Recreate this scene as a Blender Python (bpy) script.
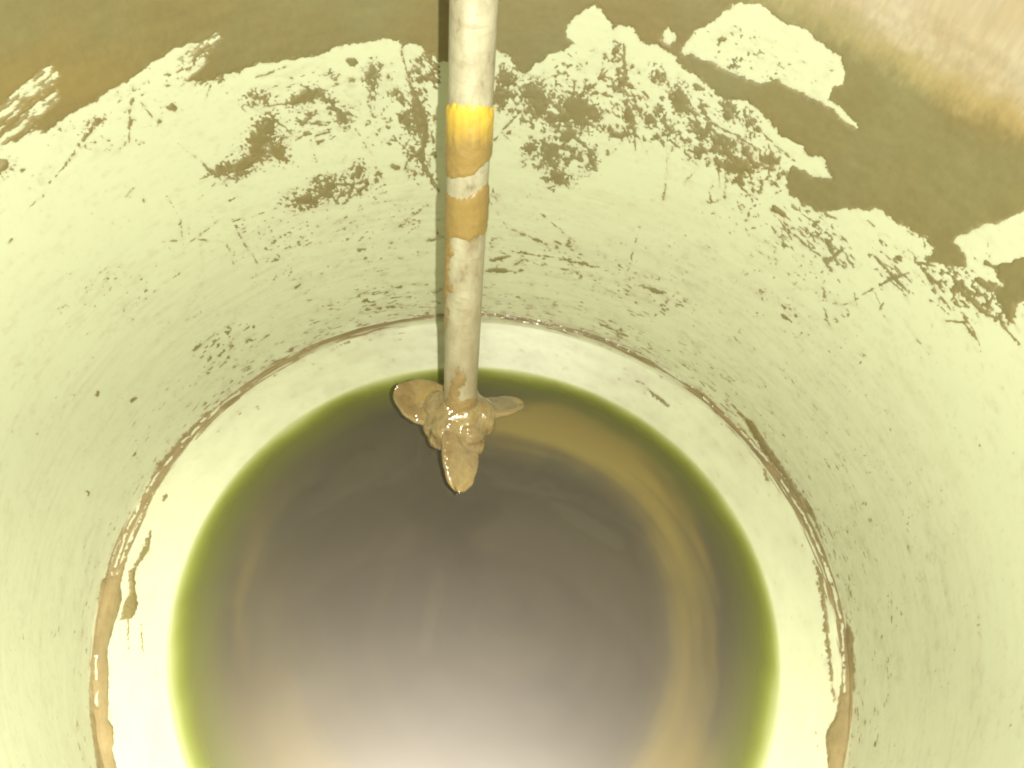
import bpy, math, random
import numpy as np
from mathutils import Vector, Matrix

# ------------------------------------------------------------------ scene, camera, light
S = 0.13                       # metres per unit: the water surface in the bucket has a radius of one unit
F_PX, TILT, ROLL = 780.0, 0.687, 0.172
CAM = np.array([-0.034, -1.104, 2.468])
FWD = np.array([0, math.sin(TILT), -math.cos(TILT)])
UPV = np.array([0, math.cos(TILT), math.sin(TILT)])
RGT = np.array([1.0, 0, 0])
CX = math.cos(ROLL) * RGT + math.sin(ROLL) * UPV
CY = -math.sin(ROLL) * RGT + math.cos(ROLL) * UPV

scene = bpy.context.scene
for o in list(bpy.data.objects):
    bpy.data.objects.remove(o)
col = scene.collection

cam_d = bpy.data.cameras.new('camera')
cam_d.sensor_width = 36.0
cam_d.lens = F_PX / 1024 * 36.0
cam_d.clip_start = 0.005
cam_d.clip_end = 50
cam = bpy.data.objects.new('camera', cam_d)
col.objects.link(cam)
m3 = Matrix((CX, CY, -FWD)).transposed()
cam.matrix_world = Matrix.Translation(Vector(CAM * S)) @ m3.to_4x4()
scene.camera = cam

world = bpy.data.worlds.new('World')
scene.world = world
world.use_nodes = True
bg = world.node_tree.nodes['Background']
bg.inputs[0].default_value = (0.93, 0.97, 1.0, 1)
bg.inputs[1].default_value = 0.07

def lamp(name, kind, pos, target, energy, radius, color, size=None, blend=1.0):
    d = bpy.data.lights.new(name, kind)
    d.energy = energy
    d.shadow_soft_size = radius
    d.color = color
    if kind == 'SPOT':
        d.spot_size = size
        d.spot_blend = blend
    o = bpy.data.objects.new(name, d)
    col.objects.link(o)
    o.location = Vector(pos) * S
    dirv = (Vector(target) - Vector(pos)).normalized()
    o.rotation_euler = dirv.to_track_quat('-Z', 'Y').to_euler()
    return o

# the phone's own flash, a few millimetres beside the lens: a wide cone
FL = CAM + 0.088 * CX + 0.01 * CY
lamp('flash_lamp', 'SPOT', FL, FL + FWD, 7.2, 0.0012, (1.0, 0.975, 0.885), math.radians(125), 0.45)
lamp('low_fill_spot', 'SPOT', FL, (-0.08, -1.08, 0.0), 12.5, 0.0012, (1.0, 0.955, 0.85), math.radians(82), 1.0)  # added spot at the flash position, brightens the water and foot

scene.view_settings.view_transform = 'Standard'
scene.view_settings.look = 'None'
scene.view_settings.exposure = 0.10
scene.view_settings.gamma = 1.0
scene.cycles.filter_width = 2.1          # a soft phone lens

# ------------------------------------------------------------------ helpers
def link_mesh(name, verts, faces, mat, parent=None, smooth=True, scale=True):
    me = bpy.data.meshes.new(name)
    v = np.asarray(verts, float) * (S if scale else 1)
    f = np.asarray(faces, np.int32)
    n = f.shape[1]
    me.vertices.add(len(v))
    me.vertices.foreach_set('co', v.ravel())
    me.loops.add(f.size)
    me.loops.foreach_set('vertex_index', f.ravel())
    me.polygons.add(len(f))
    me.polygons.foreach_set('loop_start', np.arange(0, f.size, n, dtype=np.int32))
    me.polygons.foreach_set('use_smooth', np.ones(len(f), bool) if smooth else np.zeros(len(f), bool))
    me.update(calc_edges=True)
    me.validate()
    me.materials.append(mat)
    o = bpy.data.objects.new(name, me)
    col.objects.link(o)
    if parent is not None:
        o.parent = parent
    return o

def attr(o, name, vals):
    a = o.data.attributes.new(name, 'FLOAT', 'POINT')
    a.data.foreach_set('value', np.asarray(vals, np.float32))

def attr_col(o, name, vals):
    a = o.data.attributes.new(name, 'FLOAT_COLOR', 'POINT')
    c = np.ones((len(vals), 4), np.float32)
    c[:, :3] = vals
    a.data.foreach_set('color', c.ravel())

def grid_faces(nu, nv, closed_u=False):
    i = np.arange(nu if closed_u else nu - 1)
    j = np.arange(nv - 1)
    I, J = np.meshgrid(i, j)
    I, J = I.ravel(), J.ravel()
    I2 = (I + 1) % nu
    return np.stack([J * nu + I, J * nu + I2, (J + 1) * nu + I2, (J + 1) * nu + I], 1)

def vnoise(x, y, seed=0):
    rng = np.random.RandomState(seed)
    T = rng.rand(256, 256)
    xi = np.floor(x).astype(np.int64); yi = np.floor(y).astype(np.int64)
    fx = x - xi; fy = y - yi
    fx = fx * fx * fx * (fx * (fx * 6 - 15) + 10); fy = fy * fy * fy * (fy * (fy * 6 - 15) + 10)
    a = T[xi & 255, yi & 255]; b = T[(xi + 1) & 255, yi & 255]
    c = T[xi & 255, (yi + 1) & 255]; d = T[(xi + 1) & 255, (yi + 1) & 255]
    return (a * (1 - fx) + b * fx) * (1 - fy) + (c * (1 - fx) + d * fx) * fy

def fbm(x, y, oct=4, seed=0, gain=0.55):
    s = 0; a = 1; t = 0
    for k in range(oct):
        ca, sa = math.cos(0.6 * k), math.sin(0.6 * k)
        s = s + a * vnoise((x * ca - y * sa) * 2.03 ** k + 17.3 * k, (x * sa + y * ca) * 2.03 ** k + 5.1 * k, seed + k)
        t += a; a *= gain
    return s / t                # 0..1, mean 0.5

def project(P):
    d = P - CAM
    z = d @ FWD
    zz = np.where(z > 0.05, z, 0.05)
    u = 512 + F_PX * (d @ CX) / zz
    v = 384 - F_PX * (d @ CY) / zz
    bad = z <= 0.05
    return np.where(bad, 9999, u), np.where(bad, 9999, v)

def ray(px, py):
    return FWD + (px - 512) / F_PX * CX + (384 - py) / F_PX * CY

def sdf_poly(x, y, pts):
    """signed distance, positive inside"""
    pts = np.asarray(pts, float)
    d2 = np.full(x.shape, 1e12); inside = np.zeros(x.shape, bool)
    n = len(pts)
    for i in range(n):
        ax, ay = pts[i]; bx, by = pts[(i + 1) % n]
        ex, ey = bx - ax, by - ay
        wx, wy = x - ax, y - ay
        t = np.clip((wx * ex + wy * ey) / (ex * ex + ey * ey + 1e-12), 0, 1)
        d2 = np.minimum(d2, (wx - t * ex) ** 2 + (wy - t * ey) ** 2)
        c = (ay > y) != (by > y)
        if ey != 0:
            inside ^= c & (x < ax + (y - ay) * ex / ey)
    d = np.sqrt(d2)
    return np.where(inside, d, -d)

def d_line(x, y, pts, widths):
    """half width minus distance to a polyline with a width at each point"""
    best = np.full(x.shape, -1e9)
    for i in range(len(pts) - 1):
        ax, ay = pts[i]; bx, by = pts[i + 1]
        ex, ey = bx - ax, by - ay
        t = np.clip(((x - ax) * ex + (y - ay) * ey) / (ex * ex + ey * ey + 1e-12), 0, 1)
        w = widths[i] * (1 - t) + widths[i + 1] * t
        best = np.maximum(best, w / 2 - np.hypot(x - ax - t * ex, y - ay - t * ey))
    return best

# ------------------------------------------------------------------ materials
def new_mat(name):
    m = bpy.data.materials.new(name)
    m.use_nodes = True
    nt = m.node_tree
    b = nt.nodes['Principled BSDF']
    return m, nt, b

def N(nt, t, **kw):
    n = nt.nodes.new(t)
    for k, v in kw.items():
        setattr(n, k, v)
    return n

def noise_node(nt, vec, scale, detail=4, rough=0.55):
    n = N(nt, 'ShaderNodeTexNoise')
    n.inputs['Scale'].default_value = scale
    n.inputs['Detail'].default_value = detail
    n.inputs['Roughness'].default_value = rough
    nt.links.new(vec, n.inputs['Vector'])
    return n.outputs['Fac']

def ramp(nt, fac, stops):
    r = N(nt, 'ShaderNodeValToRGB')
    el = r.color_ramp.elements
    el[0].position, el[0].color = stops[0][0], (*stops[0][1], 1)
    el[1].position, el[1].color = stops[-1][0], (*stops[-1][1], 1)
    for p, c in stops[1:-1]:
        e = el.new(p); e.color = (*c, 1)
    nt.links.new(fac, r.inputs[0])
    return r.outputs[0]

def mixc(nt, fac, a, b, mode='MIX'):
    m = N(nt, 'ShaderNodeMix', data_type='RGBA', blend_type=mode)
    if isinstance(fac, (int, float)): m.inputs[0].default_value = fac
    else: nt.links.new(fac, m.inputs[0])
    for s, v in ((m.inputs[6], a), (m.inputs[7], b)):
        if isinstance(v, tuple): s.default_value = (*v, 1)
        else: nt.links.new(v, s)
    return m.outputs[2]

def math_(nt, op, a, b=None, clamp=False):
    m = N(nt, 'ShaderNodeMath', operation=op, use_clamp=clamp)
    for s, v in ((m.inputs[0], a), (m.inputs[1], b)):
        if v is None: continue
        if isinstance(v, (int, float)): s.default_value = v
        else: nt.links.new(v, s)
    return m.outputs[0]

def get_attr(nt, name, out='Fac'):
    a = N(nt, 'ShaderNodeAttribute', attribute_name=name)
    return a.outputs[out]

def bump(nt, b, h, strength, dist):
    n = N(nt, 'ShaderNodeBump')
    n.inputs['Strength'].default_value = strength
    n.inputs['Distance'].default_value = dist
    nt.links.new(h, n.inputs['Height'])
    nt.links.new(n.outputs[0], b.inputs['Normal'])

def objco(nt):
    return N(nt, 'ShaderNodeTexCoord').outputs['Object']

# bucket plastic: pale lime cream, with a thin film of dried slurry and painted shade on the foot
WALL, nt, b = new_mat('bucket_plastic')
film_shade = get_attr(nt, 'film_shade')
co = objco(nt)
n1 = noise_node(nt, co, 26, 5)
n2 = noise_node(nt, co, 160, 4)
base = mixc(nt, math_(nt, 'MULTIPLY', n1, 0.9, True), (0.435, 0.452, 0.295), (0.405, 0.425, 0.28))
base = mixc(nt, math_(nt, 'MULTIPLY', film_shade, math_(nt, 'ADD', n2, 0.35), True), base, (0.24, 0.195, 0.120))
nt.links.new(base, b.inputs['Base Color'])
b.inputs['Roughness'].default_value = 0.42
b.inputs['Specular IOR Level'].default_value = 0.35
bump(nt, b, math_(nt, 'ADD', n2, n1), 0.12, 0.0006)

# outside of the bucket
OUT, nt, b = new_mat('bucket_outside_plastic')
co = objco(nt)
nt.links.new(mixc(nt, noise_node(nt, co, 20), (0.66, 0.69, 0.42), (0.56, 0.58, 0.36)), b.inputs['Base Color'])
b.inputs['Roughness'].default_value = 0.45

# mud: wet brown slurry, paler where dried (attribute colour)
MUD, nt, b = new_mat('wet_brown_mud')
c = get_attr(nt, 'tint', 'Color')
co = objco(nt)
n1 = noise_node(nt, co, 55, 5)
n2 = noise_node(nt, co, 420, 3)
c = mixc(nt, math_(nt, 'MULTIPLY', n1, 0.22, True), c, (0.10, 0.08, 0.03))
c = mixc(nt, math_(nt, 'MULTIPLY', n2, 0.16, True), c, (0.32, 0.28, 0.13))
nt.links.new(c, b.inputs['Base Color'])
nt.links.new(get_attr(nt, 'rough'), b.inputs['Roughness'])
b.inputs['Specular IOR Level'].default_value = 0.4
bump(nt, b, math_(nt, 'ADD', n1, math_(nt, 'MULTIPLY', n2, 0.4)), 0.25, 0.0008)

# mud on the propeller: wet and glossy
GLOSS, nt, b = new_mat('glossy_wet_mud')
co = objco(nt)
n1 = noise_node(nt, co, 75, 4)
n2 = noise_node(nt, co, 300, 3)
nt.links.new(ramp(nt, n1, [(0.3, (0.12, 0.082, 0.034)), (0.5, (0.16, 0.112, 0.042)), (0.7, (0.21, 0.15, 0.052))]), b.inputs['Base Color'])
b.inputs['Roughness'].default_value = 0.14
b.inputs['Subsurface Weight'].default_value = 0.0
b.inputs['Coat Weight'].default_value = 1.0
b.inputs['Coat Roughness'].default_value = 0.05
bump(nt, b, math_(nt, 'ADD', n1, math_(nt, 'MULTIPLY', n2, 0.3)), 0.6, 0.003)

# shaft: worn pale metal under dried slurry
SHAFT, nt, b = new_mat('slurry_stained_steel')
co = objco(nt)
mp = N(nt, 'ShaderNodeMapping'); mp.inputs['Scale'].default_value = (1, 1, 0.45)
nt.links.new(co, mp.inputs[0])
n1 = noise_node(nt, mp.outputs[0], 130, 6, 0.65)
mp2 = N(nt, 'ShaderNodeMapping'); mp2.inputs['Scale'].default_value = (1, 1, 4.0)
nt.links.new(co, mp2.inputs[0])
n2 = noise_node(nt, mp2.outputs[0], 160, 4, 0.6)
c = ramp(nt, n1, [(0.33, (0.12, 0.10, 0.055)), (0.41, (0.23, 0.205, 0.13)), (0.54, (0.285, 0.265, 0.175)), (0.75, (0.34, 0.32, 0.225))])
c = mixc(nt, ramp(nt, n2, [(0.56, (0, 0, 0)), (0.70, (0.6, 0.6, 0.6))]), c, (0.20, 0.165, 0.10))
c = mixc(nt, get_attr(nt, 'stain'), c, (0.17, 0.115, 0.045))
nt.links.new(c, b.inputs['Base Color'])
b.inputs['Roughness'].default_value = 0.5
bump(nt, b, math_(nt, 'ADD', n1, n2), 0.3, 0.0006)

# murky water: clear and olive at the shallow rim, opaque brown where deep
WATER, nt, b = new_mat('murky_water')
depth = get_attr(nt, 'depth')
sed_glow = get_attr(nt, 'sediment_glow')
co = objco(nt)
deep = ramp(nt, sed_glow, [(0.0, (0.0115, 0.0080, 0.0055)), (0.35, (0.036, 0.028, 0.0125)), (0.7, (0.088, 0.065, 0.014)), (1.0, (0.140, 0.102, 0.020))])
shal = N(nt, 'ShaderNodeMapRange', interpolation_type='SMOOTHSTEP')
nt.links.new(depth, shal.inputs[0]); shal.inputs[1].default_value = 0.05; shal.inputs[2].default_value = 0.20
body = mixc(nt, shal.outputs[0], (0.085, 0.086, 0.018), deep)
nt.links.new(body, b.inputs['Base Color'])
b.inputs['Roughness'].default_value = 0.46
b.inputs['IOR'].default_value = 1.33
b.inputs['Specular IOR Level'].default_value = 0.55
b.inputs['Coat Weight'].default_value = 1.0
b.inputs['Coat Roughness'].default_value = 0.035
b.inputs['Coat IOR'].default_value = 1.33
tr = N(nt, 'ShaderNodeBsdfTransparent')
tint_f = math_(nt, 'MULTIPLY', depth, 8, True)
tint = ramp(nt, tint_f, [(0.0, (1, 1, 1)), (0.25, (0.82, 0.86, 0.42)), (0.6, (0.5, 0.54, 0.12)), (1.0, (0.3, 0.32, 0.04))])
tint.node.color_ramp.interpolation = 'B_SPLINE'
nt.links.new(tint, tr.inputs[0])
al = math_(nt, 'SUBTRACT', 1.0, math_(nt, 'POWER', 2.718, math_(nt, 'MULTIPLY', depth, -11.0)), True)
mx = N(nt, 'ShaderNodeMixShader')
nt.links.new(al, mx.inputs[0]); gl = N(nt, 'ShaderNodeBsdfAnisotropic'); gl.inputs['Color'].default_value = (0.97, 0.89, 0.80, 1); gl.inputs['Roughness'].default_value = 0.50
glare_mix = N(nt, 'ShaderNodeMixShader'); glare_mix.inputs[0].default_value = 0.075      # extra rough gloss added to give the water its glare
nt.links.new(b.outputs[0], glare_mix.inputs[1]); nt.links.new(gl.outputs[0], glare_mix.inputs[2])
nt.links.new(tr.outputs[0], mx.inputs[1]); nt.links.new(glare_mix.outputs[0], mx.inputs[2])
nt.links.new(mx.outputs[0], nt.nodes['Material Output'].inputs[0])

# ------------------------------------------------------------------ the bucket
bucket = bpy.data.objects.new('bucket', None)
col.objects.link(bucket)
bucket.location = (0, 0, -0.42 * S)
bucket['label'] = 'pale lime plastic bucket seen from inside, its upper wall smeared with brown mud'
bucket['category'] = 'bucket'
bucket.empty_display_size = 0.05
BO = np.array([0, 0, -0.42])      # origin of the bucket: parts are written relative to it

# inner profile (r, z), from the middle of the floor up
WALL_SLOPE = math.tan(math.radians(4.5))
prof = [(0.0, -0.40), (0.50, -0.40), (0.62, -0.37), (0.72, -0.28), (1.0, 0.0), (1.133, 0.122), (1.143, 0.1265), (1.155, 0.1275),
        (1.166, 0.1325), (1.170, 0.145), (1.176, 0.19), (1.185, 0.30), (1.185 + 2.0 * WALL_SLOPE, 2.30)]
prof = np.array(prof)
seg = np.r_[0, np.cumsum(np.hypot(*np.diff(prof, axis=0).T))]
def P_at(s):
    return np.interp(s, seg, prof[:, 0]), np.interp(s, seg, prof[:, 1])
S_W = seg[4]          # arc length at the water line
S_G = seg[7]          # at the groove
S_TOP = seg[-1]
def revolve(s, n, off=0.0):
    r, z = P_at(s)
    th = np.linspace(0, 2 * math.pi, n, endpoint=False)
    R, T = np.meshgrid(r, th, indexing='ij')
    Z = np.repeat(z[:, None], n, 1)
    return np.stack([R * np.cos(T), R * np.sin(T), Z], 2).reshape(-1, 3)

NT = 720
def film_shade_of(V):
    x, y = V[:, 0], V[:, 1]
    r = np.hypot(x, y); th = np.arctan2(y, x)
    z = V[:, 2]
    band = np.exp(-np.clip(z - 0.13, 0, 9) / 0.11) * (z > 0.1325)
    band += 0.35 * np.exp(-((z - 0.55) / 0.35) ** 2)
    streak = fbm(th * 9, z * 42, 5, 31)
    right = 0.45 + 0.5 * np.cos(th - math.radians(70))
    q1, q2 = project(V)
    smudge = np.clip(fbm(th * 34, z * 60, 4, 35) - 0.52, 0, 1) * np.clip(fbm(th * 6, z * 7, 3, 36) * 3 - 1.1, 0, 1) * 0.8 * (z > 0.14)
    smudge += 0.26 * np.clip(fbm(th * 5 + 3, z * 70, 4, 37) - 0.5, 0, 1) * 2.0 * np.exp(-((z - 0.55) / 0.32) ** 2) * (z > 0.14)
    low = (z <= 0.1325) * (0.18 + 0.46 * np.clip(np.sin(th), 0, 1))  # shade painted over the sloping foot, strongest on the far side
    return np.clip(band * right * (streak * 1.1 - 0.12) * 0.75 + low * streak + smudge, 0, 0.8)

shells = []
def shell(name, s, mat, NT=720):
    V = revolve(s, NT)
    o = link_mesh(name, V - BO, grid_faces(NT, len(s), True), mat, bucket)
    shells.append((o, V, np.repeat(s, NT)))
    return o
s_wall = np.r_[np.linspace(seg[8], seg[8] + 0.16, 24), np.linspace(seg[8] + 0.163, seg[8] + 1.7, 400), np.linspace(seg[8] + 1.72, S_TOP, 12)]
wall = shell('side_wall', s_wall, WALL, 1300)
ring = shell('groove', np.linspace(seg[5], seg[8], 14), WALL)
ring['label'] = 'narrow stepped groove running round above the water'
chim = shell('sloping_foot', np.linspace(seg[3], seg[5], 60), WALL)
chim['label'] = 'bright sloping lower band between groove and water'
flo = shell('floor', np.linspace(0.02, seg[3], 20), WALL)
# outside and rim
oc = np.array([(1.3424, 2.30), (1.352, 2.325), (1.372, 2.33), (1.40, 2.325), (1.41, 2.30), (1.41, 2.24), (1.375, 2.235)])
def lathe(name, pr, mat, n=180):
    th = np.linspace(0, 2 * math.pi, n, endpoint=False)
    R, T = np.meshgrid(pr[:, 0], th, indexing='ij')
    Z = np.repeat(pr[:, 1][:, None], n, 1)
    V = np.stack([R * np.cos(T), R * np.sin(T), Z], 2).reshape(-1, 3)
    return link_mesh(name, V - BO, grid_faces(n, len(pr), True), mat, bucket)
lathe('rim', oc, OUT)
lathe('outer_wall', np.array([(1.375, 2.235), (1.215, 0.30), (1.20, 0.16), (1.16, -0.39), (1.12, -0.42), (0.01, -0.42)]), OUT)

# ------------------------------------------------------------------ mud on the bucket wall: a relief that rises out of the wall
TH0, TH1, NU = math.radians(-58), math.radians(236), 2700
s_rows = np.r_[np.linspace(S_W + 0.004, S_W + 0.30, 190), np.linspace(S_W + 0.3015, S_W + 1.75, 560)[0:], np.linspace(S_W + 1.78, S_TOP - 0.02, 12)]
NV = len(s_rows)
th = np.linspace(TH0, TH1, NU)
rr, zz = P_at(s_rows)
T, R = np.meshgrid(th, rr)
Z = np.repeat(zz[:, None], NU, 1)
SS = np.repeat(s_rows[:, None], NU, 1)
X = R * np.cos(T); Y = R * np.sin(T)
VX = np.stack([X.ravel(), Y.ravel(), Z.ravel()], 1)
px, py = project(VX)
a = T.ravel() * 1.2 * 340          # wall coordinates, roughly one per picture pixel
s = (SS.ravel() - S_W) * 340

nf = fbm(a / 9, s / 9, 4, 3) - 0.5
nm = fbm(a / 22, s / 22, 4, 9) - 0.5
nfine = fbm(a / 4.2, s / 4.2, 3, 12) - 0.5 + 0.55 * (fbm(a / 1.9, s / 1.9, 2, 13) - 0.5)
wx = px + 10 * (fbm(a / 14, s / 14, 3, 21) - 0.5)
wy = py + 10 * (fbm(a / 14, s / 14, 3, 22) - 0.5)

MAIN = [(-900, 190), (-200, 170), (0, 146), (16, 143), (39, 135), (52, 128), (70, 115), (91, 102), (112, 89), (130, 81), (146, 68), (169, 52),
        (190, 43), (206, 42), (216, 41), (208, 51), (198, 65), (185, 81), (198, 83), (221, 76), (240, 72), (261, 63), (292, 59), (318, 55),
        (342, 46), (365, 42), (381, 40), (399, 40), (403, 49), (409, 43), (420, 47), (427, 53), (438, 60), (470, 62), (496, 50), (507, 55), (516, 70),
        (526, 74), (535, 66), (548, 56), (562, 51), (576, 44), (566, 36), (567, 27), (578, 15), (595, 5), (603, 12), (611, 25), (614, 33),
        (619, 25), (630, 26), (636, 36), (640, 42), (655, 45), (669, 52), (677, 59), (690, 72), (699, 79), (707, 85), (715, 94), (726, 100),
        (744, 100), (758, 110), (771, 123), (782, 138), (801, 145), (806, 156), (823, 161), (830, 178), (812, 176), (793, 166), (784, 178), (788, 194),
        (800, 202), (816, 212), (847, 210), (876, 211), (899, 223), (920, 234), (933, 247), (926, 262), (946, 266), (967, 266), (966, 253),
        (954, 242), (957, 238), (967, 234), (980, 225), (998, 224), (1014, 216), (1040, 205), (1200, 190), (1500, 300), (2200, 300), (2200, -2500), (-900, -2500)]
RIGHT = [(1060, 250), (1024, 256), (1004, 262), (993, 266), (997, 278), (1003, 284), (993, 294), (998, 305), (1009, 320), (1015, 327),
         (1015, 305), (1024, 302), (1060, 310)]
ISLE = [(681, 49), (685, 41), (699, 30), (715, 19), (732, 8), (742, 4), (760, 7), (780, 20), (800, 27), (812, 36), (826, 49), (840, 57),
        (846, 71), (842, 85), (832, 87), (829, 98), (840, 107), (859, 127), (842, 120), (834, 109), (823, 101), (810, 98), (790, 89),
        (777, 79), (760, 82), (740, 74), (721, 68), (707, 60), (693, 52), (682, 55)]
BLOB = [(663, 35), (670, 28), (675, 35), (671, 45), (664, 42)]

sx_ = px + 5 * nf + 4 * nfine; sy_ = py + 5 * (fbm(a / 9, s / 9, 4, 44) - 0.5) + 4 * (fbm(a / 4.2, s / 4.2, 3, 45) - 0.5)
near = (py < 460)
f = np.full(px.shape, -30.0)
idx = np.where(near)[0]
fm = sdf_poly(sx_[idx], sy_[idx], MAIN)
rough_zone = np.clip((px[idx] - 490) / 60, 0, 1) * np.clip((py[idx] - 30) / 30, 0, 1)
fm = fm + rough_zone * 5 * nf[idx] + (1.6 + 1.6 * np.clip((300 - px[idx]) / 100, 0, 1)) * nfine[idx] + 2 * nf[idx] * (px[idx] < 400)
def hole(poly, amp=3.5):
    d = sdf_poly(px[idx] + 7 * nf[idx], py[idx] + 8 * nm[idx], poly) + amp * nfine[idx]
    return d
fm = np.minimum(fm, -hole(ISLE)); fm = np.minimum(fm, -hole(BLOB))
# the small tongue cleared on the left side of the dark band: scraped streaks
pale_i = np.zeros(len(idx))
def scrape(p0, p1, w):
    global fm, pale_i
    x, y = px[idx], py[idx]
    L = math.hypot(p1[0] - p0[0], p1[1] - p0[1]); ux, uy = (p1[0] - p0[0]) / L, (p1[1] - p0[1]) / L
    al_ = (x - p0[0]) * ux + (y - p0[1]) * uy; ac = -(x - p0[0]) * uy + (y - p0[1]) * ux
    n = fbm(al_ / 16, ac / 2.6, 4, int(p0[0] * 7 + p0[1]) % 90)
    env = np.clip(1 - np.abs(ac) / (w / 2), 0, 1) * np.clip(al_ / 8, 0, 1) * np.clip((L - al_) / 8, 0, 1)
    h = (n - 0.755 + 0.36 * np.sqrt(env)) * 14
    h = np.where(env > 0, h, -5)
    fm = np.minimum(fm, -h)
    pale_i = np.maximum(pale_i, np.clip(0.55 + h / 7, 0, 1) * np.clip(env * 3, 0, 1) * 0.8)
scrape((-30, 140), (56, 70), 22); scrape((-20, 160), (60, 92), 15); scrape((150, 78), (220, 36), 12); scrape((176, 88), (206, 56), 10); scrape((-10, 172), (40, 128), 10)
f[idx] = fm
f[idx] = np.maximum(f[idx], sdf_poly(sx_[idx], sy_[idx], RIGHT) + 1.5 * nfine[idx])
is_main = f.copy()
pale = np.zeros(px.shape)
pale[idx] = pale_i

def rot_noise(x, y, ang, lx, ly, seed, oct=4):
    c_, s_ = math.cos(math.radians(ang)), math.sin(math.radians(ang))
    return fbm((x * c_ + y * s_) / lx, (-x * s_ + y * c_) / ly, oct, seed)

def add(sub, val):
    f[sub] = np.maximum(f[sub], val)

halos = []
def blotch(cx, cy, rx, ry, ang=0, amp=1.0):
    """an irregular splat; ang turns it clockwise in the picture"""
    m = max(rx, ry) * 2.2 + 6
    sub = np.where((np.abs(px - cx) < m) & (np.abs(py - cy) < m))[0]
    if not len(sub): return
    c_, s_ = math.cos(math.radians(ang)), math.sin(math.radians(ang))
    x = px[sub] - cx; y = py[sub] - cy
    u = (x * c_ + y * s_) / rx; v = (-x * s_ + y * c_) / ry
    d = (1 - np.hypot(u, v)) * min(rx, ry)
    if rx * ry > 26: halos.append((cx, cy, rx * 1.9 + 4, ry * 1.9 + 4, ang))
    add(sub, d - 0.8 + amp * (min(rx, ry) * 1.5 * nf[sub] + 0.45 * min(rx, ry) * 2 * nm[sub] + 5.0 * nfine[sub]))

def speck(cx, cy, rx, ry, ang, dens, lx=4.5, ly=3.0, nang=0, seed=0):
    """a field of flecks: dens 0..1 at its middle"""
    m = max(rx, ry) * 1.25
    sub = np.where((np.abs(px - cx) < m) & (np.abs(py - cy) < m))[0]
    if not len(sub): return
    c_, s_ = math.cos(math.radians(ang)), math.sin(math.radians(ang))
    x = px[sub] - cx; y = py[sub] - cy
    u = (x * c_ + y * s_) / rx; v = (-x * s_ + y * c_) / ry
    q = np.clip(1 - np.hypot(u, v), 0, 1)
    n = rot_noise(px[sub], py[sub], nang, lx, ly, seed + 50, 3)
    big = fbm(px[sub] / 16, py[sub] / 16, 3, seed + 7) - 0.5
    thr = 0.86 - dens * 0.42 * np.minimum(1, q * 2.2) - 0.38 * big
    val = (n - thr) * 11 + 1.6 * nfine[sub]
    add(sub, np.where(q > 0, val, -30))

def line(pts, w, brk=0.0, seed=0, blen=6):
    pts = [(float(p[0]), float(p[1])) for p in pts]
    xs = [p[0] for p in pts]; ys = [p[1] for p in pts]
    if isinstance(w, (int, float)): w = [w] * len(pts)
    mw = max(w) * 1.5 + 5
    sub = np.where((px > min(xs) - mw) & (px < max(xs) + mw) & (py > min(ys) - mw) & (py < max(ys) + mw))[0]
    if not len(sub): return
    d = d_line(px[sub] + 3 * nfine[sub], py[sub] + 3 * nf[sub], pts, w)
    n = fbm(px[sub] / blen, py[sub] / blen, 2, seed + 3) - 0.5
    d = d + 1.8 * nfine[sub] - brk * np.clip(n + 0.05, -0.1, 1) * 14
    add(sub, d)

# left group
for b_ in [(268, 128, 13, 9, 75), (262, 142, 15, 10, 0), (274, 150, 14, 7, 50), (247, 163, 17, 6, -28), (228, 167, 16, 3.0, -18), (304, 97, 14, 6, -20),
           (322, 97, 11, 3, 25), (256, 98, 11, 4, 0), (352, 61, 5, 4, 0), (352, 80, 3, 4, 0), (372, 72, 5, 9, 15), (372, 88, 2.5, 12, 5), (388, 77, 1.8, 6, -20),
           (396, 94, 5, 6, 20), (343, 118, 5, 10, -25), (328, 188, 13, 8, -45), (302, 200, 14, 6, -5), (358, 172, 5, 8, 20), (379, 173, 3, 7, -25),
           (395, 167, 6, 3, 0), (408, 122, 5, 9, 0), (420, 118, 4.5, 20, -8), (427, 170, 3.5, 14, -25), (412, 150, 6, 5, 20), (97, 122, 9, 3, -25),
           (132, 103, 1.8, 9, 5), (130, 121, 4, 2.5, -20), (172, 107, 5, 3, 0), (160, 121, 3, 1.5, 0), (3, 166, 8, 7, 20), (51, 167, 3, 2, 0),
           (21, 170, 3, 1.5, 0), (66, 164, 2, 3, 20), (60, 143, 3, 1.6, 0), (42, 195, 2, 2, 0), (218, 105, 3, 2, 0), (310, 123, 13, 2, 8)]:
    blotch(*b_)
speck(322, 120, 45, 26, -10, 0.62, 5, 3, -15, 1)
speck(385, 110, 34, 50, 0, 0.55, 5, 4, 40, 2)
speck(335, 190, 60, 22, -14, 0.72, 5, 3, -25, 3)
speck(245, 160, 50, 20, -22, 0.5, 5, 3, -20, 4)
speck(425, 75, 24, 40, 0, 0.85, 6, 3, 40, 5)
speck(420, 150, 22, 45, 10, 0.65, 4, 7, 10, 6)
speck(262, 215, 40, 14, -20, 0.35, 6, 2, -20, 7)
speck(120, 112, 110, 40, -35, 0.22, 4, 3, -30, 8)
speck(300, 90, 60, 30, -15, 0.40, 6, 2.5, -20, 9)
line([(399, 42), (404, 60), (411, 88), (418, 125)], [1.5, 1.5, 2.5, 6], 0.05, 1)
line([(413, 88), (421, 112), (426, 135), (420, 158), (432, 180), (439, 192)], [3, 9, 7, 4, 5, 2], 0.15, 2)
line([(262, 107), (300, 101), (306, 92)], [1.2, 3, 3], 0.1, 3)
line([(255, 78), (288, 66)], [1, 2.2], 0.3, 4)
line([(290, 120), (330, 123)], [2, 2], 0.3, 5)
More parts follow.
